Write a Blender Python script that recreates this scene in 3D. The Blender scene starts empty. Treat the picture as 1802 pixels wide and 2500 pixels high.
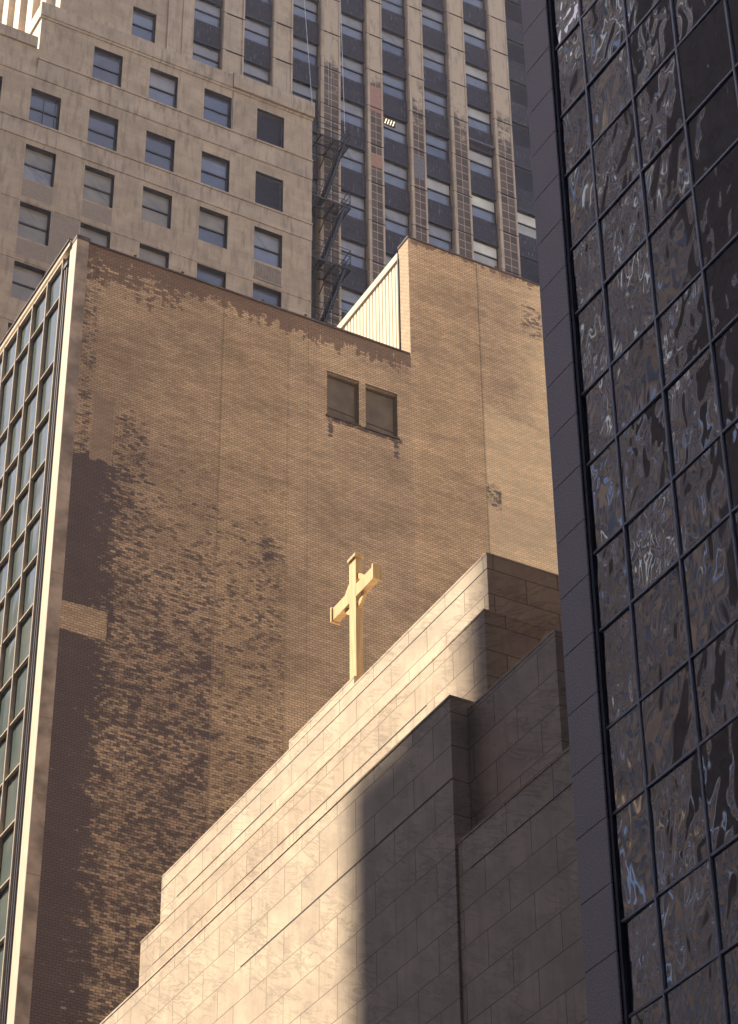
import bpy, math, random
from mathutils import Vector, Matrix
random.seed(7)
S = bpy.context.scene
COL = S.collection
R_ = math.radians

# ---------------------------------------------------------------- mesh helpers
class MB:
    def __init__(s): s.v = []; s.f = []
    def quad(s, a, b, c, d):
        n = len(s.v); s.v += [a, b, c, d]; s.f.append((n, n+1, n+2, n+3)); return s
    def poly(s, pts):
        n = len(s.v); s.v += list(pts); s.f.append(tuple(range(n, n+len(pts)))); return s
    def box(s, x0, x1, y0, y1, z0, z1):
        n = len(s.v)
        s.v += [(x0,y0,z0),(x1,y0,z0),(x1,y1,z0),(x0,y1,z0),(x0,y0,z1),(x1,y0,z1),(x1,y1,z1),(x0,y1,z1)]
        for f in ((0,3,2,1),(4,5,6,7),(0,1,5,4),(1,2,6,5),(2,3,7,6),(3,0,4,7)): s.f.append(tuple(n+i for i in f))
        return s
    def bar(s, a, b, w, h=None, up=(0,0,1)):
        h = h or w; a = Vector(a); b = Vector(b); d = (b-a).normalized(); up = Vector(up)
        if abs(d.dot(up)) > .99: up = Vector((0,1,0))
        r = d.cross(up).normalized()*w/2; u = r.cross(d).normalized()*h/2
        n = len(s.v)
        for p in (a, b):
            for q in (-r-u, r-u, r+u, -r+u): s.v.append(tuple(p+q))
        for f in ((0,1,2,3),(7,6,5,4),(0,4,5,1),(1,5,6,2),(2,6,7,3),(3,7,4,0)): s.f.append(tuple(n+i for i in f))
        return s
    def tube(s, a, b, r, k=8):
        a = Vector(a); b = Vector(b); d = (b-a).normalized(); up = Vector((0,0,1)) if abs(d.z) < .9 else Vector((0,1,0))
        p = d.cross(up).normalized(); q = p.cross(d); n = len(s.v)
        for e in (a, b):
            for i in range(k):
                t = 2*math.pi*i/k; s.v.append(tuple(e+p*r*math.cos(t)+q*r*math.sin(t)))
        for i in range(k): j = (i+1) % k; s.f.append((n+i, n+j, n+k+j, n+k+i))
        s.f.append(tuple(n+i for i in range(k))[::-1]); s.f.append(tuple(n+k+i for i in range(k)))
        return s
    def prism(s, pts, y0, y1, axis='x'):      # closed outline (a,b) pushed along an axis
        n = len(s.v); k = len(pts)
        for t in (y0, y1):
            for a, b in pts: s.v.append((t, a, b) if axis == 'x' else (a, t, b))
        for i in range(k): j = (i+1) % k; s.f.append((n+i, n+j, n+k+j, n+k+i))
        s.f.append(tuple(n+i for i in range(k))[::-1]); s.f.append(tuple(n+k+i for i in range(k)))
        return s
    def build(s, name, mat, parent=None, bevel=0, smooth=False):
        org = Vector(parent['_org']) if parent is not None and '_org' in parent else Vector((0,0,0))
        me = bpy.data.meshes.new(name)
        me.from_pydata([tuple(Vector(v)-org) for v in s.v], [], s.f)
        import bmesh
        b = bmesh.new(); b.from_mesh(me); bmesh.ops.recalc_face_normals(b, faces=b.faces); b.to_mesh(me); b.free()
        me.materials.append(mat)
        o = bpy.data.objects.new(name, me); COL.objects.link(o)
        if parent is not None:
            o.parent = parent
            if '_org' in parent: o['_org'] = parent['_org']
        if bevel:
            m = o.modifiers.new('bevel', 'BEVEL'); m.width = bevel; m.segments = 2; m.limit_method = 'ANGLE'
        return o

def thing(name, label, cat, loc, group=None):
    o = bpy.data.objects.new(name, None); COL.objects.link(o); o.location = loc
    o.empty_display_size = .5
    o['label'] = label; o['category'] = cat; o['_org'] = list(loc)
    if group: o['group'] = group
    return o
def dup(o, parent, loc, mats=None):           # a part with its sub-parts
    c = o.copy(); COL.objects.link(c); c.parent = parent; c.location = loc
    for g in list(o.children):
        d = g.copy(); COL.objects.link(d); d.parent = c
        if mats and g.name.split('.')[0] in mats:
            d.data = g.data.copy() if False else d.data
            d.material_slots[0].link = 'OBJECT'; d.material_slots[0].material = mats[g.name.split('.')[0]]
    return c

# ---------------------------------------------------------------- material helpers
class N:
    def __init__(s, name):
        s.mat = bpy.data.materials.new(name); s.mat.use_nodes = True; s.t = s.mat.node_tree
        s.t.nodes.clear(); s.out = s.t.nodes.new('ShaderNodeOutputMaterial')
        s.b = s.t.nodes.new('ShaderNodeBsdfPrincipled'); s.t.links.new(s.b.outputs[0], s.out.inputs[0])
        s._p = None
    def n(s, t, **k):
        o = s.t.nodes.new(t)
        for a, v in k.items(): setattr(o, a, v)
        return o
    def L(s, v, i):
        if isinstance(v, bpy.types.NodeSocket): s.t.links.new(v, i)
        elif isinstance(v, (tuple, list)) and len(v) == 3 and i.type == 'RGBA': i.default_value = (*v, 1)
        else: i.default_value = v
    def m(s, op, a, b=0.0, c=None, clamp=False):
        o = s.n('ShaderNodeMath', operation=op, use_clamp=clamp); s.L(a, o.inputs[0]); s.L(b, o.inputs[1])
        if c is not None: s.L(c, o.inputs[2])
        return o.outputs[0]
    def pos(s):
        if not s._p:
            g = s.n('ShaderNodeNewGeometry'); x = s.n('ShaderNodeSeparateXYZ'); s.t.links.new(g.outputs['Position'], x.inputs[0])
            s._p = (x.outputs[0], x.outputs[1], x.outputs[2])
        return s._p
    def uv(s): x, y, z = s.pos(); return s.m('ADD', x, y), z
    def v3(s, x, y, z=0.0):
        o = s.n('ShaderNodeCombineXYZ')
        for i, q in enumerate((x, y, z)): s.L(q, o.inputs[i])
        return o.outputs[0]
    def noise(s, vec, sc=1, det=4, ro=.55, dist=0):
        o = s.n('ShaderNodeTexNoise'); s.L(vec, o.inputs['Vector']); o.inputs['Scale'].default_value = sc
        o.inputs['Detail'].default_value = det; o.inputs['Roughness'].default_value = ro; o.inputs['Distortion'].default_value = dist
        return o.outputs['Fac']
    def sm(s, v, a, b, lo=0, hi=1):
        o = s.n('ShaderNodeMapRange', interpolation_type='SMOOTHSTEP'); s.L(v, o.inputs[0])
        for i, q in enumerate((a, b, lo, hi)): o.inputs[i+1].default_value = q
        return o.outputs[0]
    def mix(s, f, a, b, mode='MIX'):
        o = s.n('ShaderNodeMixRGB', blend_type=mode); s.L(f, o.inputs[0]); s.L(a, o.inputs[1]); s.L(b, o.inputs[2]); return o.outputs[0]
    def brick(s, vec, w, h, mortar, c1, c2, cm, off=.5, smooth=.3, bias=0):
        o = s.n('ShaderNodeTexBrick', offset=off); s.L(vec, o.inputs['Vector'])
        for k, q in (('Color1', c1), ('Color2', c2), ('Mortar', cm)): o.inputs[k].default_value = (*q, 1)
        for k, q in (('Scale', 1), ('Mortar Size', mortar), ('Mortar Smooth', smooth), ('Bias', bias), ('Brick Width', w), ('Row Height', h)): o.inputs[k].default_value = q
        return o.outputs['Color'], o.outputs['Fac']
    def gray(s, f):      # 1-f scaled helper
        return s.m('SUBTRACT', 1.0, f)
    def bump(s, h, st=.5, d=.02):
        o = s.n('ShaderNodeBump'); s.L(h, o.inputs['Height']); o.inputs['Strength'].default_value = st; o.inputs['Distance'].default_value = d
        s.t.links.new(o.outputs[0], s.b.inputs['Normal'])
    def done(s, col, rough=.8, ior=1.5, metal=0, spec=None):
        s.L(col, s.b.inputs['Base Color']); s.L(rough, s.b.inputs['Roughness']); s.b.inputs['IOR'].default_value = ior
        s.b.inputs['Metallic'].default_value = metal
        if spec is not None: s.b.inputs['Specular IOR Level'].default_value = spec
        return s.mat

def box_mask(n, v, a, b, e):
    lo = n.sm(v, a-e, a+e) if a is not None else 1.0
    hi = n.m('SUBTRACT', 1.0, n.sm(v, b-e, b+e)) if b is not None else 1.0
    return n.m('MULTIPLY', lo, hi)

def flat_mat(name, col, rough=.6, var=.12, sc=3, ior=1.45, metal=0, spec=None, streak=False, bump=0):
    n = N(name); u, v = n.uv()
    vec = n.v3(n.m('MULTIPLY', u, 4.0 if streak else 1.0), n.m('MULTIPLY', v, .4 if streak else 1.0))
    f = n.noise(vec, sc, 5)
    k = n.sm(f, .25, .75, 1-var*1.6, 1+var)
    c = n.mix(1.0, col, n.v3(k, k, k), 'MULTIPLY')
    if bump: n.bump(n.noise(n.v3(u, v), 25, 3), bump, .01)
    return n.done(c, rough, ior, metal, spec)

# -- old party wall brick: cream bricks, dark remains of tar and paint
def brick_mat():
    n = N('party_wall_brick'); x, y, z = n.pos(); u, v = n.uv()
    jit = n.noise(n.v3(u, v), 2.3, 3)
    uu = n.m('ADD', u, n.m('MULTIPLY', n.m('SUBTRACT', jit, .5), .02)); vv = n.m('ADD', v, n.m('MULTIPLY', n.m('SUBTRACT', n.noise(n.v3(u, v), .6, 3), .5), .08))
    bc, bf = n.brick(n.v3(uu, vv), .205, .090, .0135, (.69,.545,.37), (.53,.415,.28), (.29,.215,.16), smooth=.4)
    big = n.noise(n.v3(n.m('MULTIPLY', u, .6), v), .45, 5)
    bc = n.mix(1.0, bc, n.mix(n.sm(big, .32, .7), (.85,.83,.82), (1.18,1.16,1.11)), 'MULTIPLY')
    mid = n.noise(n.v3(n.m('MULTIPLY', u, .5), n.m('MULTIPLY', v, 2.5)), 1.6, 6, .62)
    bc = n.mix(1.0, bc, n.mix(n.sm(mid, .34, .68), (.85,.83,.82), (1.10,1.07,1.05)), 'MULTIPLY')
    # repaired fields of slightly different brick, their edges are plumb joints in the wall
    def tint(c, mask, col): return n.mix(mask, c, n.mix(1.0, c, col, 'MULTIPLY'))
    bc = tint(bc, box_mask(n, x, None, 27.68, .03), (.93,.92,.94))
    bc = tint(bc, box_mask(n, x, 27.68, 30.2, .03), (.97,.96,.94))
    bc = tint(bc, box_mask(n, x, 35.2, 38.1, .05), (1.0,.98,.95))
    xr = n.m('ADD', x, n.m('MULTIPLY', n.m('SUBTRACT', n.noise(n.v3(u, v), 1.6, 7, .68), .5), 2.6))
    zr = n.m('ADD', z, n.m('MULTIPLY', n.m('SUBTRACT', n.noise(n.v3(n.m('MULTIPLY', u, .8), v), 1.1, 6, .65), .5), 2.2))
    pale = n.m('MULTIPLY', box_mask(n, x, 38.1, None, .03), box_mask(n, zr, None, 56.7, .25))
    pale = n.m('MAXIMUM', pale, n.sm(n.m('SUBTRACT', xr, 39.2), 0, 1.8))  # reflected sunlight at right painted in as paler brick beside the cleaned panel
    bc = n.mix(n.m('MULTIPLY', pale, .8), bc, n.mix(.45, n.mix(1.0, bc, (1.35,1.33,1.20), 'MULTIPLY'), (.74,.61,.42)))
    # plumb control joints
    for q, wd, col in ((27.70, .022, .55), (30.24, .02, .7), (38.12, .03, .5), (35.3, .16, 1.12), (31.0, .015, .75)):
        wob = n.m('ADD', x, n.m('MULTIPLY', n.m('SUBTRACT', n.noise(n.v3(0.0, v), 1.0, 4), .5), .10))
        mk = n.m('MULTIPLY', n.m('SUBTRACT', 1.0, n.sm(n.m('ABSOLUTE', n.m('SUBTRACT', wob, q)), wd*.5, wd*1.6)), box_mask(n, z, None, 58.0 if q < 35 else 70, .1))
        bc = n.mix(n.m('MULTIPLY', mk, .8), bc, n.mix(1.0, bc, (col,)*3, 'MULTIPLY'))
    # --- density of the black remains
    g = lambda a, b: n.m('MULTIPLY', a, b)
    d = g(box_mask(n, zr, None, 49.6, .3), n.sm(xr, 23.0, 25.0, .76, .42)); d = g(d, box_mask(n, x, None, 25.4, .3))
    low = g(box_mask(n, xr, None, 24.75, .3), g(box_mask(n, z, None, 44, 3), .95))
    d = n.m('MAXIMUM', d, g(low, .0))
    d2 = g(box_mask(n, xr, 23.6, 25.4, .50), g(box_mask(n, zr, None, 51.6, .6), .46)); d = n.m('MAXIMUM', d, d2)
    d3 = g(box_mask(n, x, 24.9, 27.7, .05), n.sm(z, 41, 54.5, .50, .24)); d = n.m('MAXIMUM', d, d3)
    d3b = g(box_mask(n, x, 26.0, 27.7, .3), g(box_mask(n, z, 43, 46, 1.0), .30)); d = n.m('MAXIMUM', d, d3b)
    d4 = g(box_mask(n, x, 27.7, 30.22, .03), n.sm(z, 45.5, 54, .40, .20)); d = n.m('MAXIMUM', d, d4)
    dx = n.m('DIVIDE', n.m('SUBTRACT', x, 29.5), .7); dz = n.m('DIVIDE', n.m('SUBTRACT', z, 47.7), 1.2)
    blob = n.sm(n.m('ADD', n.m('MULTIPLY', dx, dx), n.m('MULTIPLY', dz, dz)), 0, 1.3, .50, 0); d = n.m('MAXIMUM', d, g(blob, box_mask(n, x, None, 30.25, .02)))
    d5 = g(box_mask(n, x, None, 23.25, .3), .42); d = n.m('MAXIMUM', d, d5)
    d6 = g(box_mask(n, x, 35.1, 35.5, .15), g(box_mask(n, z, 57.6, 59.4, .3), .34)); d = n.m('MAXIMUM', d, d6)
    d7 = g(box_mask(n, x, 39.9, 41.0, .2), g(box_mask(n, z, 61.0, 63.0, .4), .45)); d = n.m('MAXIMUM', d, d7)
    d8 = g(box_mask(n, x, 38.1, 38.75, .08), g(box_mask(n, z, 52.4, 53.6, .3), .50)); d = n.m('MAXIMUM', d, d8)
    for wx in (31.8, 34.4): 
        d9 = g(box_mask(n, x, wx-.05, wx+.22, .1), g(box_mask(n, z, 53.2, 54.3, .15), .52)); d = n.m('MAXIMUM', d, d9)
    d9 = g(box_mask(n, x, 31.7, 34.75, .1), g(box_mask(n, z, 53.95, 54.22, .06), .60)); d = n.m('MAXIMUM', d, d9)
    d = n.m('MAXIMUM', d, .06)
    patch = g(box_mask(n, n.m('ADD', x, n.m('MULTIPLY', jit, .2)), None, 24.2, .03), box_mask(n, n.m('ADD', z, n.m('MULTIPLY', jit, .12)), 42.55, 43.58, .03))
    patch2 = g(box_mask(n, x, 23.15, 23.9, .04), box_mask(n, zr, 49.2, 52.0, .1))
    d = n.m('MULTIPLY', d, n.m('SUBTRACT', 1.0, n.m('MAXIMUM', patch, n.m('MULTIPLY', patch2, .9))))
    n1 = n.noise(n.v3(n.m('MULTIPLY', u, .45), v), 2.6, 6, .68)
    n2 = n.noise(n.v3(n.m('MULTIPLY', u, .5), v), 13, 4, .8)
    cell, _ = n.brick(n.v3(uu, vv), .205, .090, 0.0, (0,0,0), (1,1,1), (0,0,0))
    nn = n.m('ADD', n.m('ADD', n.m('MULTIPLY', n1, .38), n.m('MULTIPLY', n2, .49)), n.m('MULTIPLY', cell, .13))
    msk = n.sm(n.m('ADD', nn, n.m('MULTIPLY', n.m('SUBTRACT', d, .5), .60)), .44, .55)
    dark = n.mix(n.noise(n.v3(u, v), 1.2, 4), (.072,.060,.070), (.125,.098,.100))
    # mortar and brick edges still read faintly through the tar
    dark = n.mix(1.0, dark, n.mix(bf, (1.1,1.1,1.1), (.75,.75,.8)), 'MULTIPLY')
    bc = n.mix(n.m('MULTIPLY', n.sm(d, .2, .6), .30), bc, n.mix(1.0, bc, (.60,.60,.64), 'MULTIPLY'))
    bc = n.mix(n.m('MULTIPLY', msk, .88), bc, dark)
    bc = n.mix(n.m('MULTIPLY', patch2, .55), bc, (.27,.21,.165))
    # brown weathering hanging below the copings
    drip = n.noise(n.v3(n.m('MULTIPLY', u, 3.0), n.m('MULTIPLY', v, .5)), 1.3, 5)
    top = g(box_mask(n, x, None, 35.15, .02), n.sm(n.m('ADD', z, n.m('MULTIPLY', n.m('SUBTRACT', drip, .5), 2.2)), 56.9, 57.9))
    top2 = g(box_mask(n, x, 35.15, None, .02), n.sm(n.m('ADD', z, n.m('MULTIPLY', n.m('SUBTRACT', drip, .5), 1.3)), 63.5, 64.1))
    lf = g(box_mask(n, x, None, 26.5, .8), n.sm(n.m('ADD', z, n.m('MULTIPLY', n.m('SUBTRACT', drip, .5), 3.5)), 55.6, 57.4))
    tp = n.m('MAXIMUM', n.m('MAXIMUM', top, top2), g(lf, .7))
    tm = n.sm(n.m('ADD', n.m('ADD', n.m('MULTIPLY', n1, .6), n.m('MULTIPLY', cell, .35)), n.m('MULTIPLY', n.m('SUBTRACT', tp, .5), .7)), .45, .60)
    bc = n.mix(n.m('MULTIPLY', tm, .72), bc, n.mix(1.0, (.150,.100,.083), n.mix(bf, (1.15,1.1,1.1), (.75,.75,.8)), 'MULTIPLY'))
    n.bump(n.m('SUBTRACT', 1.0, bf), .35, .012)
    return n.done(bc, .9, spec=.25)

def clean_brick(name, a, b, m):
    n = N(name); u, v = n.uv()
    bc, bf = n.brick(n.v3(u, v), .205, .090, .014, a, b, m, smooth=.4)
    bc = n.mix(1.0, bc, n.mix(n.noise(n.v3(u, v), 1.1, 5), (.8,.8,.8), (1.15,1.15,1.15)), 'MULTIPLY')
    n.bump(n.m('SUBTRACT', 1.0, bf), .35, .012)
    return n.done(bc, .9, spec=.25)

def marble(name, rowh, v0, u0, dirt=0.0, base=(.655,.545,.42)):
    n = N(name); x, y, z = n.pos(); u, v = n.uv()
    U = n.m('SUBTRACT', u, u0); V = n.m('SUBTRACT', v, v0-rowh*40)
    bc, bf = n.brick(n.v3(U, V), 1.59, rowh, .011, base, tuple(q*.88 for q in base), tuple(q*.27 for q in base), smooth=.15)
    cell, _ = n.brick(n.v3(U, V), 1.59, rowh, 0.0, (0,0,0), (1,1,1), (0,0,0))
    # grey veining running diagonally through each block, shifted block by block
    w = n.m('ADD', n.m('MULTIPLY', u, .9), n.m('MULTIPLY', v, -1.5)); w2 = n.m('ADD', n.m('MULTIPLY', u, .8), n.m('MULTIPLY', v, .5))
    vn = n.noise(n.v3(n.m('MULTIPLY', w, 1.2), n.m('MULTIPLY', w2, .35), n.m('MULTIPLY', cell, 9.0)), 1.9, 7, .64, .8)
    vein = n.m('SUBTRACT', 1.0, n.sm(n.m('ABSOLUTE', n.m('SUBTRACT', vn, .5)), 0, .045))
    big = n.noise(n.v3(u, v), .5, 4)
    bc = n.mix(n.m('MULTIPLY', n.m('MULTIPLY', vein, n.sm(big, .38, .58)), .62), bc, tuple(q*.50 for q in base))
    cl = n.noise(n.v3(n.m('MULTIPLY', w, .9), w2, 4.0), 1.1, 6, .6)
    bc = n.mix(1.0, bc, n.mix(n.sm(cl, .3, .7), (.80,.79,.80), (1.07,1.07,1.05)), 'MULTIPLY')
    st = n.noise(n.v3(n.m('MULTIPLY', u, 3.2), n.m('MULTIPLY', v, .35)), 1.5, 5, .6)
    bc = n.mix(n.sm(st, .47, .70, 0, .38+dirt), bc, tuple(q*.62 for q in base))
    fl = n.noise(n.v3(n.m('MULTIPLY', w, 1.0), n.m('MULTIPLY', w2, .5), 8.0), 5, 5, .7)
    bc = n.mix(n.m('MULTIPLY', n.sm(fl, .56, .72), n.sm(cl, .45, .66)), bc, tuple(q*.66 for q in base))
    n.bump(n.m('ADD', n.m('MULTIPLY', n.m('SUBTRACT', 1.0, bf), 1.0), n.m('MULTIPLY', n.noise(n.v3(u, v), 6, 4), .25)), .25, .02)
    return n.done(bc, .62, spec=.35)

def stone(name, base, w=1.1, h=.62, dirt=.3, jm=.66, joint=.010):
    n = N(name); x, y, z = n.pos(); u, v = n.uv()
    bc, bf = n.brick(n.v3(u, v), w, h, joint, base, tuple(q*.88 for q in base), tuple(q*jm for q in base), smooth=.2)
    a = n.noise(n.v3(u, v), .8, 6, .6); b = n.noise(n.v3(n.m('MULTIPLY', u, 3.0), n.m('MULTIPLY', v, .45)), 1.2, 6, .62)
    bc = n.mix(1.0, bc, n.mix(n.sm(a, .3, .7), (.84,.83,.84), (1.10,1.10,1.09)), 'MULTIPLY')
    bc = n.mix(n.sm(b, .47, .70, 0, dirt), bc, tuple(q*.45 for q in base))
    sp = n.noise(n.v3(u, v), 5, 4, .6)
    bc = n.mix(n.sm(sp, .62, .72, 0, .35), bc, tuple(min(.9, q*1.5) for q in base))
    bc = n.mix(n.sm(n.noise(n.v3(u, v, 5.0), 7, 4, .6), .64, .72, 0, .5), bc, tuple(q*.5 for q in base))
    n.bump(n.m('SUBTRACT', 1.0, bf), .2, .01)
    return n.done(bc, .85, spec=.3)

def pier_face_mat():     # terracotta missing lower down: dark backing blocks in pale mortar
    n = N('pier_backing_blocks'); tc = n.n('ShaderNodeTexCoord'); s = n.n('ShaderNodeSeparateXYZ'); n.t.links.new(tc.outputs['Generated'], s.inputs[0])
    x, y, z = n.pos(); u, v = n.uv()
    q = n.v3(n.m('MULTIPLY', s.outputs[0], 2.0), n.m('DIVIDE', z, .62))
    o = n.n('ShaderNodeTexBrick', offset=0.0); n.L(q, o.inputs['Vector'])
    for k, c in (('Color1', (.150,.108,.085)), ('Color2', (.075,.056,.050)), ('Mortar', (.50,.39,.28))): o.inputs[k].default_value = (*c, 1)
    for k, c in (('Scale', 1), ('Mortar Size', .045), ('Mortar Smooth', .5), ('Bias', -.2), ('Brick Width', 1), ('Row Height', 1)): o.inputs[k].default_value = c
    base = (.53,.40,.275)
    st = n.noise(n.v3(n.m('MULTIPLY', u, 2.5), n.m('MULTIPLY', v, .5)), 1.2, 5, .6)
    sc = n.mix(n.sm(st, .48, .7, 0, .5), base, (.25,.18,.13))
    pn = n.noise(n.v3(u, v), .55, 4, .55)
    k = n.sm(n.m('ADD', z, n.m('MULTIPLY', n.m('SUBTRACT', pn, .5), 12.0)), 106.5, 115.0)
    e = n.noise(n.v3(u, v), 3.0, 5, .65)
    k2 = n.sm(n.m('ADD', k, n.m('MULTIPLY', n.m('SUBTRACT', e, .5), 1.5)), .25, .75)
    c = n.mix(k2, n.mix(n.sm(e, .62, .75, 0, .6), o.outputs['Color'], (.33,.25,.185)), sc)
    return n.done(c, .9, spec=.2)

def spandrel_mat():
    n = N('spandrel_dark_tile'); u, v = n.uv()
    bc, bf = n.brick(n.v3(u, v), .42, .40, .014, (.042,.038,.050), (.030,.028,.038), (.070,.062,.068), smooth=.3)
    dr = n.noise(n.v3(n.m('MULTIPLY', u, 9.0), n.m('MULTIPLY', v, 1.0)), 1.0, 3, .5)
    bc = n.mix(n.sm(dr, .62, .70, 0, .6), bc, (.20,.19,.19))
    d2 = n.noise(n.v3(n.m('MULTIPLY', u, 14.0), n.m('MULTIPLY', v, 1.4)), 1.0, 2, .5)
    bc = n.mix(n.sm(d2, .69, .72, 0, .8), bc, (.30,.29,.28))
    return n.done(bc, .75, spec=.2)

def glass(name, col, rough=.03, ior=1.9, wave=0, wsc=1.0, streak=None):
    n = N(name); u, v = n.uv()
    c = n.mix(n.sm(n.noise(n.v3(u, v), .9, 3), .3, .7), tuple(q*.85 for q in col), tuple(q*1.15 for q in col))
    if streak:
        f = n.noise(n.v3(n.m('ADD', n.m('MULTIPLY', u, 1.2), v), n.m('MULTIPLY', v, .25)), 1.3, 5, .6)
        c = n.mix(n.sm(f, .52, .7, 0, .7), c, streak)
    if wave:
        h = n.m('ADD', n.m('MULTIPLY', n.noise(n.v3(n.m('MULTIPLY', u, 1.25), n.m('MULTIPLY', v, .75)), wsc, 1.3, .35, .35), 1.0), n.m('MULTIPLY', n.noise(n.v3(u, v), wsc*.33, 1, .3), 1.5))
        n.bump(h, 1.0, wave)
    return n.done(c, rough, ior)

def granite():
    n = N('grey_granite'); u, v = n.uv()
    f = n.noise(n.v3(u, v), 38, 3, .7); g = n.noise(n.v3(u, v), 90, 2, .7); b = n.noise(n.v3(u, v), .7, 4)
    c = n.mix(n.sm(f, .38, .64), (.29,.255,.285), (.56,.50,.53)); c = n.mix(n.sm(g, .55, .7, 0, .6), c, (.60,.54,.56))
    c = n.mix(1.0, c, n.mix(b, (.9,.9,.9), (1.1,1.08,1.05)), 'MULTIPLY')
    return n.done(c, .55, spec=.4)

M = {}
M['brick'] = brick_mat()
M['brick_pale'] = clean_brick('penthouse_brick', (.60,.47,.33), (.50,.38,.26), (.26,.2,.15))
M['marble1'] = marble('marble_upper_tier', .62, 29.515, 38.07+23)
M['marble2'] = marble('marble_second_tier', .626, 27.83, 38.075+22.67, .30, (.60,.495,.375))
M['marble3'] = marble('marble_main_block', .757, 25.115, 43.53+21.6, .04)
M['marble4'] = marble('marble_side_blocks', .757, 25.115, 33.9+21.98, .04)
M['marble5'] = marble('marble_low_block', .742, 22.226, 34.7+21.64, .08)
M['stone'] = stone('weathered_limestone', (.485,.36,.238), 2.2, 1.35, .62)
M['stone_light'] = stone('weathered_limestone_band', (.49,.37,.255), 1.7, 1.6, .8)
M['stone_tower'] = stone('terracotta_pier', (.53,.40,.275), 1.5, 2.1, .38, .5)
M['pierface'] = pier_face_mat()
M['spandrel'] = spandrel_mat()
M['frame_dark'] = flat_mat('dark_window_frame', (.022,.022,.030), .5, .1)
M['reveal'] = flat_mat('dark_reveal_paint', (.045,.042,.05), .6, .2)  # window reveal shade put into the colour; also used for joints
M['louver'] = flat_mat('dark_louvre_metal', (.11,.115,.15), .45, .15)
M['white_metal'] = flat_mat('cream_painted_metal', (.74,.64,.50), .45, .06, streak=True)
M['cream_mullion'] = flat_mat('cream_mullion_metal', (.56,.475,.37), .45, .08)
M['strip_tan'] = flat_mat('mottled_tan_stone', (.42,.33,.255), .55, .35, 1.1)
M['pipe'] = flat_mat('grey_downpipe', (.13,.125,.15), .5, .1)
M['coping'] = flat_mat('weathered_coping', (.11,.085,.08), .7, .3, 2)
M['rib'] = flat_mat('ribbed_panel_cream', (.72,.64,.50), .5, .06, streak=True)
M['board'] = flat_mat('boarded_window_sheet', (.150,.120,.085), .7, .22, 1.3)
M['bframe'] = flat_mat('brick_window_frame', (.080,.068,.060), .6, .15)
M['gold'] = flat_mat('gilded_cream_paint', (.78,.58,.31), .42, .14, 2.5, ior=1.5, streak=True)
M['granite'] = granite()
M['mullion'] = flat_mat('blue_grey_mullion', (.34,.36,.43), .4, .12, metal=.1)
M['dark_gap'] = flat_mat('black_joint', (.015,.015,.02), .7, .1)
M['iron'] = flat_mat('black_iron', (.022,.020,.028), .55, .2)
M['rope'] = flat_mat('pale_rope', (.55,.55,.57), .7, .1)
M['pink'] = flat_mat('pink_repair_stucco', (.40,.215,.15), .9, .12, 6)
M['greyp'] = flat_mat('grey_repair_panel', (.185,.165,.165), .9, .15, 6)
M['asphalt'] = flat_mat('asphalt', (.05,.05,.05), .9, .2, bump=.3)
M['pave'] = flat_mat('concrete_pavement', (.33,.30,.26), .9, .15)
M['grille'] = flat_mat('tan_grille', (.30,.235,.175), .7, .15)
M['patch'] = clean_brick('buff_brick_infill', (.40,.31,.225), (.35,.27,.19), (.20,.15,.12))
M['room'] = flat_mat('dim_room', (.05,.05,.06), .9, .1)
M['lit'] = flat_mat('sunlit_limestone', (.74,.62,.47), .8, .08)  # paler copy of the limestone, with sunlight put into the colour
PANE = {k: glass('pane_'+k, c, .06, i, 0, 1, st) for k, c, i, st in (
    ('olive', (.26,.215,.15), 1.55, (.125,.110,.090)), ('grey', (.25,.225,.20), 1.7, (.085,.085,.10)),
    ('blue', (.06,.062,.08), 2.0, None), ('slate', (.135,.135,.145), 2.0, (.11,.12,.14)), ('pale', (.42,.38,.31), 1.6, None),
    ('bright', (.66,.60,.46), 1.5, None), ('dark', (.018,.020,.036), 1.8, None), ('dusk', (.085,.083,.095), 1.8, (.10,.10,.105)))}

# ---------------------------------------------------------------- camera (calibrated on the photograph's vanishing points)
cam = bpy.data.cameras.new('camera'); co = bpy.data.objects.new('camera', cam); COL.objects.link(co)
r, u, f = Vector((.87721,-.48002,-.00915)), Vector((-.27827,-.52386,.80507)), Vector((.39124,.70367,.59311))
co.matrix_world = Matrix(((r.x,u.x,-f.x,0),(r.y,u.y,-f.y,0),(r.z,u.z,-f.z,0),(0,0,0,1)))
cam.sensor_fit = 'VERTICAL'; cam.sensor_height = 24; cam.lens = 24*6140.96/2500; cam.clip_end = 2000; cam.clip_start = .1
S.camera = co

# ---------------------------------------------------------------- light
AZ, EL = 42, 60        # sun stands toward -X, AZ degrees round to +Y
sd = Vector((-math.cos(R_(AZ))*math.cos(R_(EL)), math.sin(R_(AZ))*math.cos(R_(EL)), math.sin(R_(EL))))
sun = bpy.data.lights.new('sun', 'SUN'); sun.energy = 5.0; sun.angle = R_(.6); sun.color = (1, .85, .66)
so = bpy.data.objects.new('sun', sun); COL.objects.link(so); so.location = (0, 0, 150)
so.rotation_euler = sd.to_track_quat('Z', 'Y').to_euler()
w = bpy.data.worlds.new('World'); S.world = w; w.use_nodes = True; nt = w.node_tree
bg = nt.nodes['Background']; sky = nt.nodes.new('ShaderNodeTexSky'); sky.sky_type = 'NISHITA'; sky.sun_disc = False
sky.sun_elevation = R_(EL); sky.sun_rotation = math.atan2(sd.x, sd.y) % (2*math.pi)
sky.dust_density = .6; sky.air_density = 1.0; sky.ozone_density = .6
mx = nt.nodes.new('ShaderNodeMixRGB'); mx.blend_type = 'MULTIPLY'; mx.inputs[0].default_value = 1
nt.links.new(sky.outputs[0], mx.inputs[1]); mx.inputs[2].default_value = (1.12, .94, .88, 1)
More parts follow.
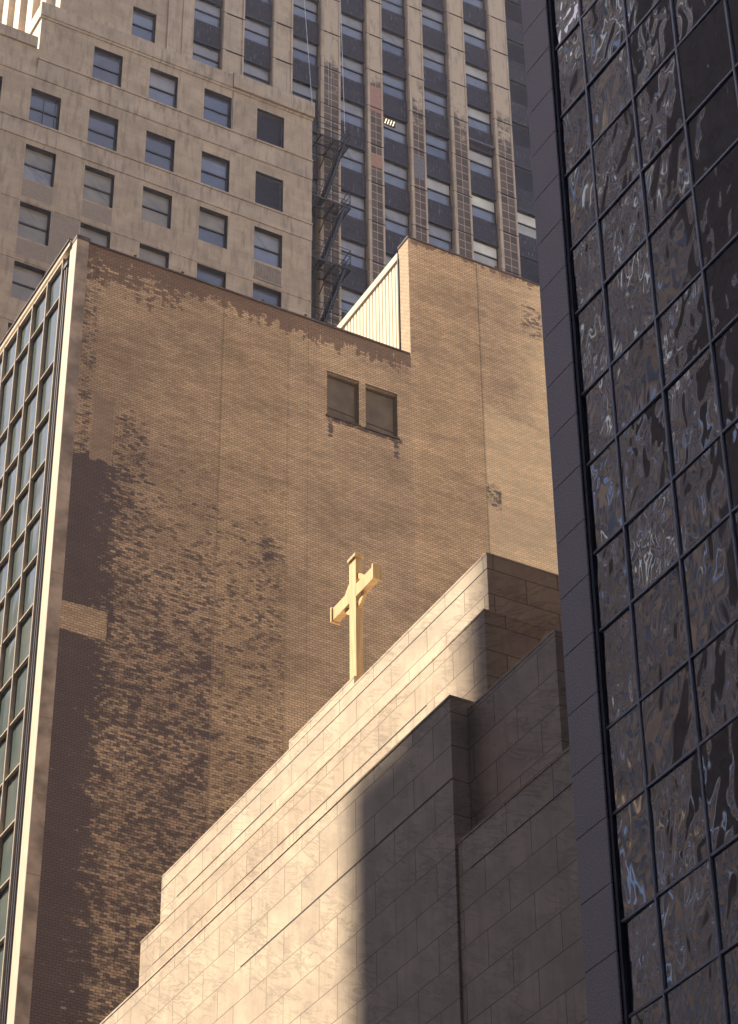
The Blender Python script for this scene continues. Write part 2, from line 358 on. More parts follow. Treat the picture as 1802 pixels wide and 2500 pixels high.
nt.links.new(mx.outputs[0], bg.inputs[0]); bg.inputs[1].default_value = .125
S.view_settings.view_transform = 'Standard'; S.view_settings.look = 'None'; S.view_settings.exposure = 1.64

# ---------------------------------------------------------------- ground and street
G = -1.7
g = MB().quad((-900,-900,G),(900,-900,G),(900,900,G),(-900,900,G)).build('ground', M['asphalt']); g['kind'] = 'structure'
g = MB().box(15, 80, -40, 140, G-.2, G+.15).build('pavement', M['pave']); g['kind'] = 'structure'

# ---------------------------------------------------------------- church
ch = thing('marble_church', 'cream marble building stepping up in sharp tiers, half sunlit, half shaded, below the cross', 'building', (21.6, 35.7, G))
def tier(name, x0, x1, y0, y1, z0, z1, mat, lip=.035):
    o = MB().box(x0, x1, y0, y1, z0, z1-.06).build(name, mat, ch)
    MB().box(x0-lip, x1, y0-lip, y1+lip, z1-.06, z1).build('coping', mat, o, bevel=.006)
    MB().quad((x0+.06, y0+.06, z1+.004), (x1, y0+.06, z1+.004), (x1, y1-.06, z1+.004), (x0+.06, y1-.06, z1+.004)).build('roof_sheet', M['patch'], o)  # unseen sheet added to set the bounce light on the tier sides
    return o
tier('upper_tier', 23.0, 40, 36.33, 52.42, 26.0, 30.55, M['marble1'], .006)
tier('second_tier', 22.67, 40.4, 35.99, 52.8, 22.0, 28.81, M['marble2'], .008)
tier('main_block', 21.6, 41, 35.69, 53.1, G, 26.255, M['marble3'], .012)
tier('side_block', 21.98, 41, 32.47, 35.655, G, 26.03, M['marble4'], .008)
tier('low_block', 21.636, 41, 31.02, 35.645, G, 22.985, M['marble5'], .012)
tier('cross_pedestal', 23.33, 26, 42.75, 46.02, 30.4, 31.22, M['marble1'], .006)
# open joints and drip grooves that read as dark lines
def groove(x, y0, y1, z, t=.028): MB().box(x-.004, x+.05, y0, y1, z-t/2, z+t/2).build('open_joint', M['dark_gap'], ch)
groove(23.0, 46.2, 51.45, 29.518); groove(23.0, 36.33, 52.42, 30.14, .020); groove(22.67, 38.4, 45.2, 27.825, .03)
groove(21.6, 35.69, 44.8, 24.385, .022); groove(22.67, 45.2, 52.0, 27.83, .018)
groove(21.636, 31.02, 35.2, 22.226, .02)

# ---------------------------------------------------------------- cross
cr = thing('cross', 'gold and cream painted cross with ringed centre standing on the marble building', 'cross', (24.2, 44.4, 31.22))
CX, CY = 24.2, 44.40
MB().box(CX, CX+.19, CY-.168, CY+.168, 31.22, 35.80).build('post', M['gold'], cr, bevel=.008)
MB().box(CX+.002, CX+.188, CY+.168, CY+1.03, 34.60, 34.97).build('arm', M['gold'], cr, bevel=.008)
MB().box(CX+.002, CX+.188, CY-1.03, CY-.168, 34.60, 34.97).build('arm', M['gold'], cr, bevel=.008)
MB().box(CX-.035, CX+.225, CY-.205, CY+.205, 35.80, 35.885).build('end_cap', M['gold'], cr, bevel=.006)
MB().box(CX-.035, CX+.225, CY+1.03, CY+1.10, 34.565, 35.005).build('end_cap', M['gold'], cr, bevel=.006)
MB().box(CX-.035, CX+.225, CY-1.10, CY-1.03, 34.565, 35.005).build('end_cap', M['gold'], cr, bevel=.006)
ring = MB(); K = 64; zc = 34.785
for k in range(K):
    t0, t1 = 2*math.pi*k/K, 2*math.pi*(k+1)/K
    ri, ro = .40, .53; P = []
    for xx in (CX+.05, CX+.14):
        for t, q in ((t0, ri), (t1, ri), (t1, ro), (t0, ro)): P.append((xx, CY+q*math.cos(t), zc+q*math.sin(t)))
    n0 = len(ring.v); ring.v += P
    for fa in ((0,1,2,3),(4,5,6,7),(3,2,6,7),(0,1,5,4)): ring.f.append(tuple(n0+i for i in fa))
ring.build('ring', M['gold'], cr)
MB().box(CX-.05, CX+.25, CY-.24, CY+.24, 31.215, 31.30).build('base_plate', M['gold'], cr, bevel=.01)

# ---------------------------------------------------------------- brick building with glazed street front
bb = thing('brick_building', 'tall blank stained brick party wall building with sunlit glass street front and rooftop brick block', 'building', (22.13, 60, G))
def holed(mb, xs, zs, holes, y, depth):
    X = sorted(set(xs + [h[0] for h in holes] + [h[1] for h in holes])); Z = sorted(set(zs + [h[2] for h in holes] + [h[3] for h in holes]))
    for i in range(len(X)-1):
        for j in range(len(Z)-1):
            cx, cz = (X[i]+X[i+1])/2, (Z[j]+Z[j+1])/2
            if any(h[0] < cx < h[1] and h[2] < cz < h[3] for h in holes): continue
            mb.quad((X[i], y, Z[j]), (X[i+1], y, Z[j]), (X[i+1], y, Z[j+1]), (X[i], y, Z[j+1]))
    for a, b, c, d in holes:
        y2 = y+depth
        mb.quad((a,y,c),(a,y2,c),(a,y2,d),(a,y,d)); mb.quad((b,y,c),(b,y2,c),(b,y2,d),(b,y,d))
        mb.quad((a,y,c),(b,y,c),(b,y2,c),(a,y2,c)); mb.quad((a,y,d),(b,y,d),(b,y2,d),(a,y2,d))
    return mb
holes = [(31.75, 33.01, 54.19, 56.10), (33.28, 34.55, 54.19, 56.10)]
wall = holed(MB(), [22.56, 35.15, 50.0], [G, 58.20], holes, 60.0, .30)
wall.quad((35.15,60,58.20),(50,60,58.20),(50,60,63.92),(35.15,60,63.92))
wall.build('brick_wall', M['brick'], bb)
MB().box(22.6, 50, 60.32, 82, G, 58.0).build('building_core', M['coping'], bb)
MB().quad((35.15,60,58.20),(35.15,60.73,58.20),(35.15,60.73,63.92),(35.15,60,63.92)).build('penthouse_side', M['brick_pale'], bb)
MB().box(35.5, 50, 60.32, 74, 58.0, 63.7).build('penthouse_core', M['coping'], bb)
cp = MB(); x = 22.60
while x < 35.1:
    x2 = min(35.12, x+random.uniform(.9, 1.5)); cp.box(x+.006, x2-.006, 59.955, 60.30, 58.20, 58.27+random.uniform(-.008,.012)); x = x2
cp.build('coping', M['coping'], bb)
cp = MB().box(35.12, 50, 59.965, 60.3, 63.92, 63.985).box(35.12, 35.4, 60.3, 60.74, 63.92, 63.985)
cp.build('coping', M['coping'], bb)
for x in (24.3, 26.1, 27.6, 29.2, 30.9, 37.1, 39.0):
    zz = 58.27 if x < 35 else 63.985
    MB().box(x-.02, x+.02, 60.0, 60.04, zz, zz+.11).box(x-.05, x+.05, 59.99, 60.05, zz+.11, zz+.13).build('roof_anchor', M['coping'], bb)
for i, (a, b, c, d) in enumerate(holes):
    fr = MB(); t = .055; y = 60.12
    fr.box(a, a+t, y, y+.08, c, d).box(b-t*1.6, b, y, y+.08, c, d).box(a+t, b-t*1.6, y, y+.08, c, c+t).box(a+t, b-t*1.6, y, y+.08, d-t*1.8, d)
    fo = fr.build('window', M['bframe'], bb)
    MB().box(a+t, b-t*1.6, y+.03, y+.05, c+t, d-t*1.8).build('board', M['board'], fo)
    MB().bar((a+t, y+.02, c+.46-i*.10), (b-.09, y+.02, c+.40-i*.10), .02, .02).build('sheet_joint', M['bframe'], fo)
    MB().box(a-.06, b+.06, 59.955, 60.1, c-.07, c-.002).build('sill', M['coping'], fo)
    MB().box(a-.02, b+.02, 59.992, 60.05, d+.002, d+.06).build('lintel', M['bframe'], fo)
# penthouse ribbed sheeting
rb = MB(); y = 60.75
MB().box(35.22, 35.30, 60.73, 71, 58.1, 63.42).build('ribbed_panel', M['rib'], bb)
while y < 70.5:
    rb.box(35.155, 35.22, y+.045, y+.235, 58.1, 63.40); y += .25
rb.build('panel_rib', M['rib'], bb)
MB().box(35.10, 35.34, 60.74, 71, 63.40, 63.72).build('fascia', M['rib'], bb)
MB().box(35.11, 35.16, 60.70, 60.78, 58.2, 63.4).build('flashing', M['dark_gap'], bb)
# corner pier and street front
MB().box(22.135, 22.558, 59.94, 60.30, G, 58.20).build('corner_pier', M['strip_tan'], bb)
for z in (31.4, 34.0, 36.6, 39.2, 41.8, 44.4):
    MB().box(22.13, 22.56, 59.932, 59.945, z, z+.012).build('pier_joint', M['grille'], bb)
MB().box(22.10, 22.60, 59.915, 60.40, 58.20, 58.36).build('corner_cap', M['coping'], bb)
MB().box(22.115, 22.134, 59.938, 60.50, G, 58.20).build('white_edge_panel', M['white_metal'], bb)
MB().box(22.04, 22.4, 60.40, 80, 58.22, 58.44).build('roof_fascia', M['white_metal'], bb)
MB().box(22.0, 22.5, 60.40, 80, 58.441, 58.50).build('roof_flashing', M['coping'], bb)
MB().box(22.14, 22.45, 60.302, 60.499, G, 58.2).build('edge_backing', M['dark_gap'], bb)
MB().box(22.22, 22.45, 60.50, 80, G, 58.2).build('front_backing', M['dark_gap'], bb)
for y in (60.62, 60.78):
    MB().tube((22.12, y, G), (22.12, y, 57.5), .045, 10).build('downpipe', M['pipe'], bb)
MB().box(22.05, 22.2, 60.54, 60.86, 57.45, 57.62).build('pipe_head', M['pipe'], bb)
TZ = [57.95,56.39,53.60,51.51,49.47,47.54,45.74,43.84,41.95,40.07,38.15,36.25,34.37,32.51,30.63,28.75,26.87]
MY = [60.92+1.327*k for k in range(7)]
for k, y in enumerate(MY):
    MB().box(22.02, 22.2, y-.03, y+.03, 20, 58.0).build('mullion', M['cream_mullion'], bb)
MB().box(22.04, 22.2, 60.96, 80, 57.93, 58.0).build('head_rail', M['white_metal'], bb)
n = N('street_front_glass'); uu_, vv_ = n.uv()
ff = n.noise(n.v3(n.m('MULTIPLY', uu_, 1.5), n.m('MULTIPLY', vv_, .5)), .9, 3)
cc = n.mix(n.sm(ff, .35, .65), (.085,.115,.112), (.13,.15,.135))
n.bump(n.noise(n.v3(uu_, n.m('MULTIPLY', vv_, .6)), 1.3, 1, .4), .6, .03)
M['front_glass'] = n.done(cc, .08, 1.2)
for k in range(6):
    ya, yb = MY[k]+.03, MY[k+1]-.03
    dep = max(3, 16-3*k) if k else 16
    for j in range(len(TZ)-1):
        zt, zb = TZ[j], TZ[j+1]
        # skip what the frame cannot see
        if zt < 58.3-(14.0*(1-k/1.0) if False else 0): pass
        lim = 58 - {0:40, 1:40, 2:24, 3:16, 4:10, 5:7}[k]
        if zt < lim: continue
        t = random.uniform(-.006, .006); t2 = random.uniform(-.006, .006)
        mb = MB().quad((22.15+t, ya, zb+.03), (22.15-t, yb, zb+.03), (22.15-t+t2, yb, zt-.03), (22.15+t+t2, ya, zt-.03))
        mb.build('glass_pane', M['front_glass'], bb)
        if j < len(TZ)-2 or True:
            MB().box(22.05, 22.2, ya, yb, zb-.028, zb+.022).build('transom', M['cream_mullion'], bb)

# ---------------------------------------------------------------- glass tower at right
TH = 98.0
gt = thing('glass_tower', 'dark glass office tower with blue grey mullions and a speckled granite edge, at right', 'building', (21, 30.79, G))
zj = [18.04+1.2145*k for k in range(-18, 26)]
for a, b in zip(zj, zj[1:]):
    MB().box(21.0, 22.0, 29.86, 30.79, a+.008, b-.008).build('granite_slab', M['granite'], gt, bevel=.006)
MB().box(21.03, 22.2, 29.86, 30.76, G, TH).build('pier_core', M['dark_gap'], gt)
MB().box(21.06, 21.2, 29.80, 29.857, G, TH).build('edge_trim', M['mullion'], gt)
MB().box(21.07, 21.3, 29.775, 29.798, G, TH).build('edge_gap', M['dark_gap'], gt)
MB().box(21.25, 55, 2, 29.80, G, TH).build('tower_core', M['dark_gap'], gt)
MB().box(22.2, 55, 29.8, 30.70, G, 46).build('tower_side', M['coping'], gt)  # unseen lower face kept dark so little light reaches the marble sides
MB().box(22.2, 55, 29.8, 30.70, 46.001, TH-.1).build('tower_upper_side', M['lit'], gt)  # unseen upper face made pale to bounce sunlight onto the brick wall
VM = [28.81, 27.33, 25.87, 24.33, 22.84, 21.35, 19.86]
for y in VM:
    MB().box(21.075, 21.2, y-.024, y+.024, G, TH).build('mullion', M['mullion'], gt)
HZ = [36.58]
z = 36.58
for k in range(6): z += (1.97, 1.64)[k % 2]; HZ.append(z)
z = 36.58
for k in range(22): z -= (1.64, 1.97)[k % 2]; HZ.append(z)
HZ.sort()
wg = []
for i in range(4):
    wg.append(glass('dark_tower_glass_%s' % 'abcd'[i], (.034,.027,.042),   .02, 2.5, .011+.003*i, 1.6+.18*i))
ed = [29.774]+[q for q in VM]
for i in range(len(ed)-1):
    yb, ya = ed[i]-(.0 if i == 0 else .024), ed[i+1]+.024
    for j in range(len(HZ)-1):
        za, zb = HZ[j]+.03, HZ[j+1]-.03
        # only the bays the picture reaches
        if i >= 4 and (za > 24+0 or True) and i >= 5: continue
        if zb < 12.0 or (i == 0 and False): continue
        t = random.uniform(-.012, .012); t2 = random.uniform(-.010, .010)
        MB().quad((21.11+t, ya, za), (21.11-t, yb, za), (21.11-t+t2, yb, zb), (21.11+t+t2, ya, zb)).build('glass_pane', wg[(i*3+j) % 4], gt)
MB().quad((21.12, 2, G), (21.12, ed[5], G), (21.12, ed[5], TH), (21.12, 2, TH)).build('glass_wall', wg[0], gt)
for z in HZ:
    for i in range(5):
        yb, ya = ed[i]-(.0 if i == 0 else .024), ed[i+1]+.024
        if z < 12: continue
        MB().box(21.08, 21.2, ya, yb, z-.024, z+.024).build('transom', M['mullion'], gt)

# ---------------------------------------------------------------- skyscraper
sk = thing('skyscraper', 'old limestone skyscraper with tall piers and a lower wing, far behind the brick wall', 'building', (30.2, 90, G))
# window prototypes: origin at lower left of the opening on the wall plane
def window_proto(w, h, panes, depth, muntin=False, reveal=True):
    e = MB(); t = .07; y = depth-.10
    e.box(0, t, y, y+.09, 0, h).box(w-t, w, y, y+.09, 0, h).box(t, w-t, y, y+.09, 0, t).box(t, w-t, y, y+.09, h-t, h)
    e.box(t, w-t, y-.02, y+.07, h*.5-.045, h*.5+.045)
    if muntin:
        e.box(w*.5-.02, w*.5+.02, y, y+.06, t, h-t); e.box(w*.88-.015, w*.88+.015, y, y+.06, t, h-t)
    me = e
    o = me.build('window', M['frame_dark'] if not muntin else M['frame_dark'])
    if reveal: MB().quad((0,0,0),(0,depth,0),(0,depth,h),(0,0,h)).quad((w,0,0),(w,depth,0),(w,depth,h),(w,0,h)).quad((0,0,0),(w,0,0),(w,depth,0),(0,depth,0)).quad((0,0,h),(w,0,h),(w,depth,h),(0,depth,h)).build('reveal', M['reveal'], o)
    MB().quad((t, y+.03, h*.5), (w-t, y+.03, h*.5), (w-t, y+.03, h-t), (t, y+.03, h-t)).build('upper_pane', panes[0], o)
    MB().quad((t, y+.05, t), (w-t, y+.05, t), (w-t, y+.05, h*.5), (t, y+.05, h*.5)).build('lower_pane', panes[1], o)
    return o
def louver_proto(w, h, depth):
    y = depth-.12; e = MB().box(0, .06, y, y+.1, 0, h).box(w-.06, w, y, y+.1, 0, h).box(.06, w-.06, y, y+.1, 0, .06).box(.06, w-.06, y, y+.1, h-.06, h)
    o = e.build('louver_window', M['louver']); s = MB(); z = .10
    while z < h-.1:
        s.quad((.06, y+.0, z), (w-.06, y+.0, z), (w-.06, y+.045, z+.085), (.06, y+.045, z+.085)); z += .10
    s.build('louver_blade', M['louver'], o)
    if depth < .4: MB().quad((0,0,0),(0,depth,0),(0,depth,h),(0,0,h)).quad((w,0,0),(w,depth,0),(w,depth,h),(w,0,h)).quad((0,0,0),(w,0,0),(w,depth,0),(0,depth,0)).quad((0,0,h),(w,0,h),(w,depth,h),(0,depth,h)).build('reveal', M['reveal'], o)
    MB().quad((.06,y+.105,.06),(w-.06,y+.105,.06),(w-.06,y+.105,h-.06),(.06,y+.105,h-.06)).build('louver_back', M['dark_gap'], o)
    return o
def place(o, parent, loc, up=None, lo=None, first=[set()]):
    org = Vector(parent['_org']); l = Vector(loc)-org
    key = o.name
    if key not in first[0]:
        first[0].add(key); o.parent = parent; o.location = l; c = o
    else: c = dup(o, parent, l)
    for ch_ in c.children:
        nm = ch_.name.split('.')[0]
        if nm in ('upper_pane', 'lower_pane'):
            ch_.material_slots[0].link = 'OBJECT'; ch_.material_slots[0].material = PANE[up if nm == 'upper_pane' else lo]
    return c
# wing
YB = 90.0
CXs = [26.70, 30.02, 33.33, 36.65, 39.94, 43.20]; RZ = [101.52, 96.69, 92.60, 88.54, 84.50, 80.45, 76.4]
W_, H_ = 1.68, 2.38
bh = []; info = []
for ci, cx in enumerate(CXs):
    for ri, rz in enumerate(RZ):
        if ri == 0 and ci < 2: continue
        if ci < 2 and ri == 6 or (ci > 2 and ri > 4): continue
        bh.append((cx, cx+W_, rz-H_, rz)); info.append((ci, ri))
lh = [h for h in bh if h[1] < 30.2]
wq = holed(MB(), [20.0, 30.2], [60, 100.0], lh, YB, .32)
wp = holed(wq, [30.2, 46.66], [60, 102.35], [h for h in bh if h[0] > 30.2 or h[1] > 30.2 and h[0] < 30.2 and h[3] < 100], YB, .32) if False else None
allh = bh
wall = MB()
X = sorted(set([20.0, 30.2, 46.66]+[q for h in allh for q in h[:2]])); Z = sorted(set([60.0, 99.7, 102.3]+[q for h in allh for q in h[2:]]))
for i in range(len(X)-1):
    for j in range(len(Z)-1):
        cx, cz = (X[i]+X[i+1])/2, (Z[j]+Z[j+1])/2
        if cx < 30.2 and cz > 99.7: continue
        if any(h[0] < cx < h[1] and h[2] < cz < h[3] for h in allh): continue
        wall.quad((X[i], YB, Z[j]), (X[i+1], YB, Z[j]), (X[i+1], YB, Z[j+1]), (X[i], YB, Z[j+1]))
wall.quad((46.66,YB,60),(46.66,93,60),(46.66,93,102.3),(46.66,YB,102.3))
wall.build('wing_wall', M['stone'], sk)
rv = MB()
for a, b, c, d in allh:
    y, y2 = YB, YB+.34
    rv.quad((a,y,c),(a,y2,c),(a,y2,d),(a,y,d)); rv.quad((b,y,c),(b,y2,c),(b,y2,d),(b,y,d))
    rv.quad((a,y,c),(b,y,c),(b,y2,c),(a,y2,c)); rv.quad((a,y,d),(b,y,d),(b,y2,d),(a,y2,d))
MB().box(20.2, 46.5, YB+.45, 92.9, 60, 99.2).build('wing_core', M['room'], sk)
MB().box(30.6, 46.5, YB+.45, 92.9, 99.2, 102.2).build('wing_core', M['room'], sk)
# raised bands, copings, string courses
def band(x0, x1, z0, z1, p, name='string_course', mat='stone_light'):
    MB().box(x0, x1, YB-p, YB+.02, z0, z1).build(name, M[mat], sk)
band(30.10, 41.62, 102.3, 103.29, .10, 'parapet'); band(41.625, 46.72, 102.3, 103.42, .20, 'parapet')
band(30.12, 46.70, 102.12, 102.298, .05); band(20.0, 30.08, 99.7, 100.46, .10, 'parapet')
band(30.2, 46.67, 97.52, 99.08, .05); band(20.0, 46.67, 92.95, 94.25, .05); band(20, 30.19, 97.52, 98.2, .05)
for z in (88.60, 84.62, 80.6): band(20, 46.67, z, z+.09, .03)
for z in (98.9, 94.1): band(20 if z < 95 else 30.2, 46.68, z, z+.12, .11, 'sill_course')
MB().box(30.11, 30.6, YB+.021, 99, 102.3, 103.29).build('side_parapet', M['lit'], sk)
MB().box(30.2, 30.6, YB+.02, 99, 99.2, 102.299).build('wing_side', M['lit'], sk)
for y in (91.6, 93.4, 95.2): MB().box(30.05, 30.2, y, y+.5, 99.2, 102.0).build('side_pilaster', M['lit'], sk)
MB().box(41.66, 41.70, YB-.012, YB+.02, 97.6, 102.1).build('wall_joint', M['reveal'], sk)
# grille, infill panels
MB().box(43.22, 44.86, YB-.02, YB+.03, 90.05, 90.18).build('grille_sill', M['stone_light'], sk)
gr = MB(); MB().box(43.25, 44.84, YB+.012, YB+.03, 88.95, 90.0).build('grille_back', M['reveal'], sk)
x = 43.27
while x < 44.82: gr.box(x, x+.05, YB-.04, YB+.01, 88.98, 90.0); x += .095
gr.box(43.2, 44.88, YB-.05, YB+.01, 88.88, 88.98); gr.build('grille', M['grille'], sk)
for (cx, z0, z1) in ((30.02, 88.95, 90.1), (33.33, 88.95, 90.1), (30.02, 85.0, 86.05), (31.72, 85.0, 88.5), (43.2, 89.5, 89.6)):
    wd = 1.68 if cx != 31.72 else 1.55
    if cx < 43: MB().quad((cx, YB-.006, z0), (cx+wd, YB-.006, z0), (cx+wd, YB-.006, z1), (cx, YB-.006, z1)).build('brick_infill', M['patch'], sk)
pw = window_proto(W_, H_, (PANE['olive'], PANE['olive']), .34); pw4 = window_proto(W_, H_, (PANE['dusk'], PANE['dusk']), .34, True); pw4.name = 'muntin_window'
plv = louver_proto(W_, H_, .34)
scheme = {(2,0):('dusk','dusk'),(3,0):('grey','slate'),(4,0):('blue','blue'),(2,1):('dusk','dusk'),(3,1):('dusk','dusk'),(4,1):('slate','blue'),
          (5,2):('grey','slate'),(4,2):('olive','dusk'),(5,3):('dusk','dusk'),(4,3):('dusk','slate')}
for (a, b, c, d), (ci, ri) in zip(allh, info):
    up, lo = scheme.get((ci, ri), ('olive', random.choice(['olive', 'olive', 'grey'])))
    if ci == 5 and ri < 2: place(plv, sk, (a, YB, c))
    elif (ci, ri) == (1, 1): place(pw4, sk, (a, YB, c), 'dusk', 'dusk')
    else: place(pw, sk, (a, YB, c), up, lo)

# main shaft
YT = 93.0; REC = .45; ZT = 128
OP = [(40.43,42.28),(43.69,45.54),(46.89,48.73),(50.10,51.87),(52.99,54.78),(55.90,57.69),(58.96,60.82),(62.17,64.0)]
KZ = [104.93+3.73*k for k in range(-4, 6)]; HT = 1.87
# left flank wall with one window, corner pilaster
fl = MB(); hw = (36.60, 38.05, 106.95, 109.3)
X = [32.2, hw[0], hw[1], 40.43]; Z = [90, hw[2], hw[3], ZT]
for i in range(3):
    for j in range(3):
        if i == 1 and j == 1: continue
        fl.quad((X[i],YT,Z[j]),(X[i+1],YT,Z[j]),(X[i+1],YT,Z[j+1]),(X[i],YT,Z[j+1]))
fl.quad((40.43,YT,90),(40.43,YT+REC,90),(40.43,YT+REC,ZT),(40.43,YT,ZT))
fl.build('flank_wall', M['stone'], sk)
a, b, c, d = hw; rv = MB(); y, y2 = YT, YT+.34
rv.quad((a,y,c),(a,y2,c),(a,y2,d),(a,y,d)); rv.quad((b,y,c),(b,y2,c),(b,y2,d),(b,y,d)); rv.quad((a,y,c),(b,y,c),(b,y2,c),(a,y2,c)); rv.quad((a,y,d),(b,y,d),(b,y2,d),(a,y2,d))
pf = window_proto(1.45, 2.35, (PANE['blue'], PANE['blue']), .34); pf.name = 'flank_window'
place(pf, sk, (a, YT, c), 'slate', 'blue')
MB().box(38.75, 39.15, YT-.10, YT+.01, 90, ZT).build('pilaster', M['stone_tower'], sk)
MB().box(39.7, 40.30, YT-.06, YT+.01, 90, ZT).build('pilaster', M['stone_tower'], sk)
MB().box(32.25, 70, YT+.5, 125, 60, ZT).build('shaft_core', M['room'], sk)
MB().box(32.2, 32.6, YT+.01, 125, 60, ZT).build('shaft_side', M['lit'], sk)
pr = MB()
# sunlit side: projecting piers with windows between
for k in range(12):
    y = 94.2+2.3*k
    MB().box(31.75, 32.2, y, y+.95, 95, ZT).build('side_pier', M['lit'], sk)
    for j in range(6):
        z = 100.2+3.73*j
        MB().quad((32.19, y+1.0, z), (32.19, y+2.25, z), (32.19, y+2.25, z+2.0), (32.19, y+1.0, z+2.0)).build('side_window', PANE['blue'], sk)
# back wall of the window bays, spandrels, windows
pt = window_proto(1.85, HT, (PANE['grey'], PANE['slate']), .42, False, False); pt.name = 'bay_window'
plt = louver_proto(1.85, HT, .42); plt.name = 'bay_louver'
cols = {0: 'room', }
def pal(ci, k, z):
    r = random.random()
    if ci == 7: return None
    if (ci, k) in ((5,-2),(6,-2),(5,-3),(6,-3)): return ('dark','dark')
    if ci == 6: return ('bright' if k < 1 else 'pale', 'pale' if k == -1 else 'slate')
    if (ci, k) == (1, 0): return ('bright', 'bright')
    if ci in (4, 5) and k <= 0: return ('pale' if r < .5 else 'grey', 'slate')
    return (random.choice(['grey','grey','slate']), random.choice(['slate','slate','blue']))
for ci, (a, b) in enumerate(OP):
    wd = b-a
    for ki, z in enumerate(KZ):
        k = ki-4
        if ci < 3 and z < 100: continue
        # spandrel above this window up to the next sill, with a ledge at its foot
        MB().box(a+.003, b-.003, YT+.22, YT+REC, z+.10, z+3.73-HT).build('spandrel', M['spandrel'], sk)
        lg = MB().box(a+.003, b-.003, YT+.16, YT+REC, z, z+.10).build('lintel', M['frame_dark'], sk)
        pp = None
        if ci == 7 and k != 0:
            o = place(plt, sk, (a, YT, z-HT)); 
        else:
            pp = pal(ci, k, z) if ci != 7 else ('bright', 'pale')
            if (ci, k) == (0, 1) or (ci, k) == (4, 1): pp = ('grey', 'slate')
            o = place(pt, sk, (a, YT, z-HT), *pp)
        o.scale.x = wd/1.85
# piers between the bays
lo_ = 90
for i in range(len(OP)):
    x0 = OP[i][1]; x1 = OP[i+1][0] if i+1 < len(OP) else x0+1.35
    pm = MB().box(x0, x1, YT+.0, YT+REC+.1, lo_, ZT)
    o = pm.build('pier', M['stone_tower'], sk)
    MB().box(x0+.03, x0+.20, YT-.07, YT-.001, lo_, ZT).build('edge_moulding', M['stone_tower'], o)
    MB().box(x1-.15, x1-.03, YT-.05, YT-.001, lo_, ZT).build('edge_moulding', M['stone_tower'], o)
    if i >= 2:
        MB().box(x0+.24, x1-.155, YT-.02, YT-.001, lo_, ZT-4).build('exposed_backing', M['pierface'], o)
    # open horizontal cracks of the terracotta courses
    for z in [96.2+3.1*k+.9*((i*37) % 3) for k in range(9)]:
        MB().box(x0-.004, x1+.004, YT-.078, YT+.02, z, z+.035).build('course_joint', M['reveal'], o)
    if i == 2: pass
    if i == 3:
        MB().box(x0+.20, x1-.15, YT-.03, YT-.021, 108.30, 110.45).build('pink_repair', M['pink'], o)
        MB().box(x0+.20, x1-.15, YT-.03, YT-.021, 103.75, 104.75).build('pink_repair', M['pink'], o)
    if i == 4:
        MB().box(x0+.24, x1-.10, YT-.03, YT-.021, 104.1, 105.9).build('grey_repair', M['greyp'], o)
# scaffold ledge above one bay window
MB().box(58.93, 60.95, YT-.02, YT+.30, 109.15, 109.25).build('window_awning', M['pipe'], sk)

# ---------------------------------------------------------------- ceiling lights glimpsed in two offices
em = N('fluorescent_tube'); em.b.inputs['Emission Color'].default_value = (1, .70, .40, 1); em.b.inputs['Emission Strength'].default_value = 1.1; em.done((.8,.7,.5), .6)
def ceil_light(x, z, lab):
    t = thing('ceiling_light', lab, 'ceiling light', (x, YT+.34, z), 'lit ceiling lights behind office windows')
    h = MB().box(x-.02, x+.78, YT+.29, YT+.345, z-.02, z+.42).build('housing', M['room'], t)
    for k in range(4): MB().bar((x+.06+.18*k, YT+.30, z+.02), (x+.15+.18*k, YT+.27, z+.38), .085, .04).build('tube', em.mat, t)
ceil_light(40.72, 109.9, 'lit four tube ceiling light in the upper left bay of the limestone skyscraper')
ceil_light(53.2, 108.0, 'lit ceiling light in the office window right of the pink pier patch')

# ---------------------------------------------------------------- ropes
for i, (p, q, lab) in enumerate((((47.26,92.3,114.7),(47.92,92.3,104.9),'pale rope hanging left of the fire escape top, leftmost of the three'),
                            ((48.85,92.3,115.5),(48.94,92.3,106.5),'faint thin rope hanging down the pier above the fire escape'),
                            ((49.73,92.3,116.0),(50.0,92.3,104.7),'pale rope ending at the right rail of the top fire escape balcony'))):
    d = (Vector(p)-Vector(q)); p2 = Vector(p)+d*.8
    o = MB().tube(tuple(p2), q, .022 if i != 1 else .012, 6).build('rope', M['rope'])
    o['label'] = lab; o['category'] = 'rope'; o['group'] = 'ropes hanging by the fire escape'

# ---------------------------------------------------------------- fire escape
fe = thing('fire_escape', 'black iron fire escape of stacked balconies and steep stairs beside the limestone wing', 'fire escape', (47.3, 92, 84))
LV = [103.0, 98.03, 93.40, 88.85, 84.3]
x0, x1, ya, yb = 47.35, 49.86, 91.45, 92.95
for i, z in enumerate(LV):
    p = MB()
    for y in (ya, (ya+yb)/2, yb): p.bar((x0, y, z), (x1, y, z), .05, .10)
    for x in (x0, 48.0, 48.9, x1): p.bar((x, ya, z-.01), (x, yb, z-.01), .05, .12)
    x = x0+.05
    while x < x1: p.bar((x, ya, z+.03), (x, yb, z+.03), .028, .05); x += .085
    o = p.build('platform', M['iron'], fe)
    r = MB()
    for hh in (.5, .95, 1.42):
        r.bar((x0, ya, z+hh), (x1, ya, z+hh), .028); r.bar((x1, ya, z+hh), (x1, yb, z+hh), .028)
    for x in (x0, 48.75, x1): r.bar((x, ya, z), (x, ya, z+1.42), .035)
    r.bar((x1, yb, z), (x1, yb, z+1.42), .035)
    r.build('railing', M['iron'], fe)
    b = MB()
    for x in (x0+.2, 48.7, x1-.3): b.bar((x, ya+.1, z-.05), (x, yb+.05, z-1.1), .05)
    b.build('bracket', M['iron'], fe)
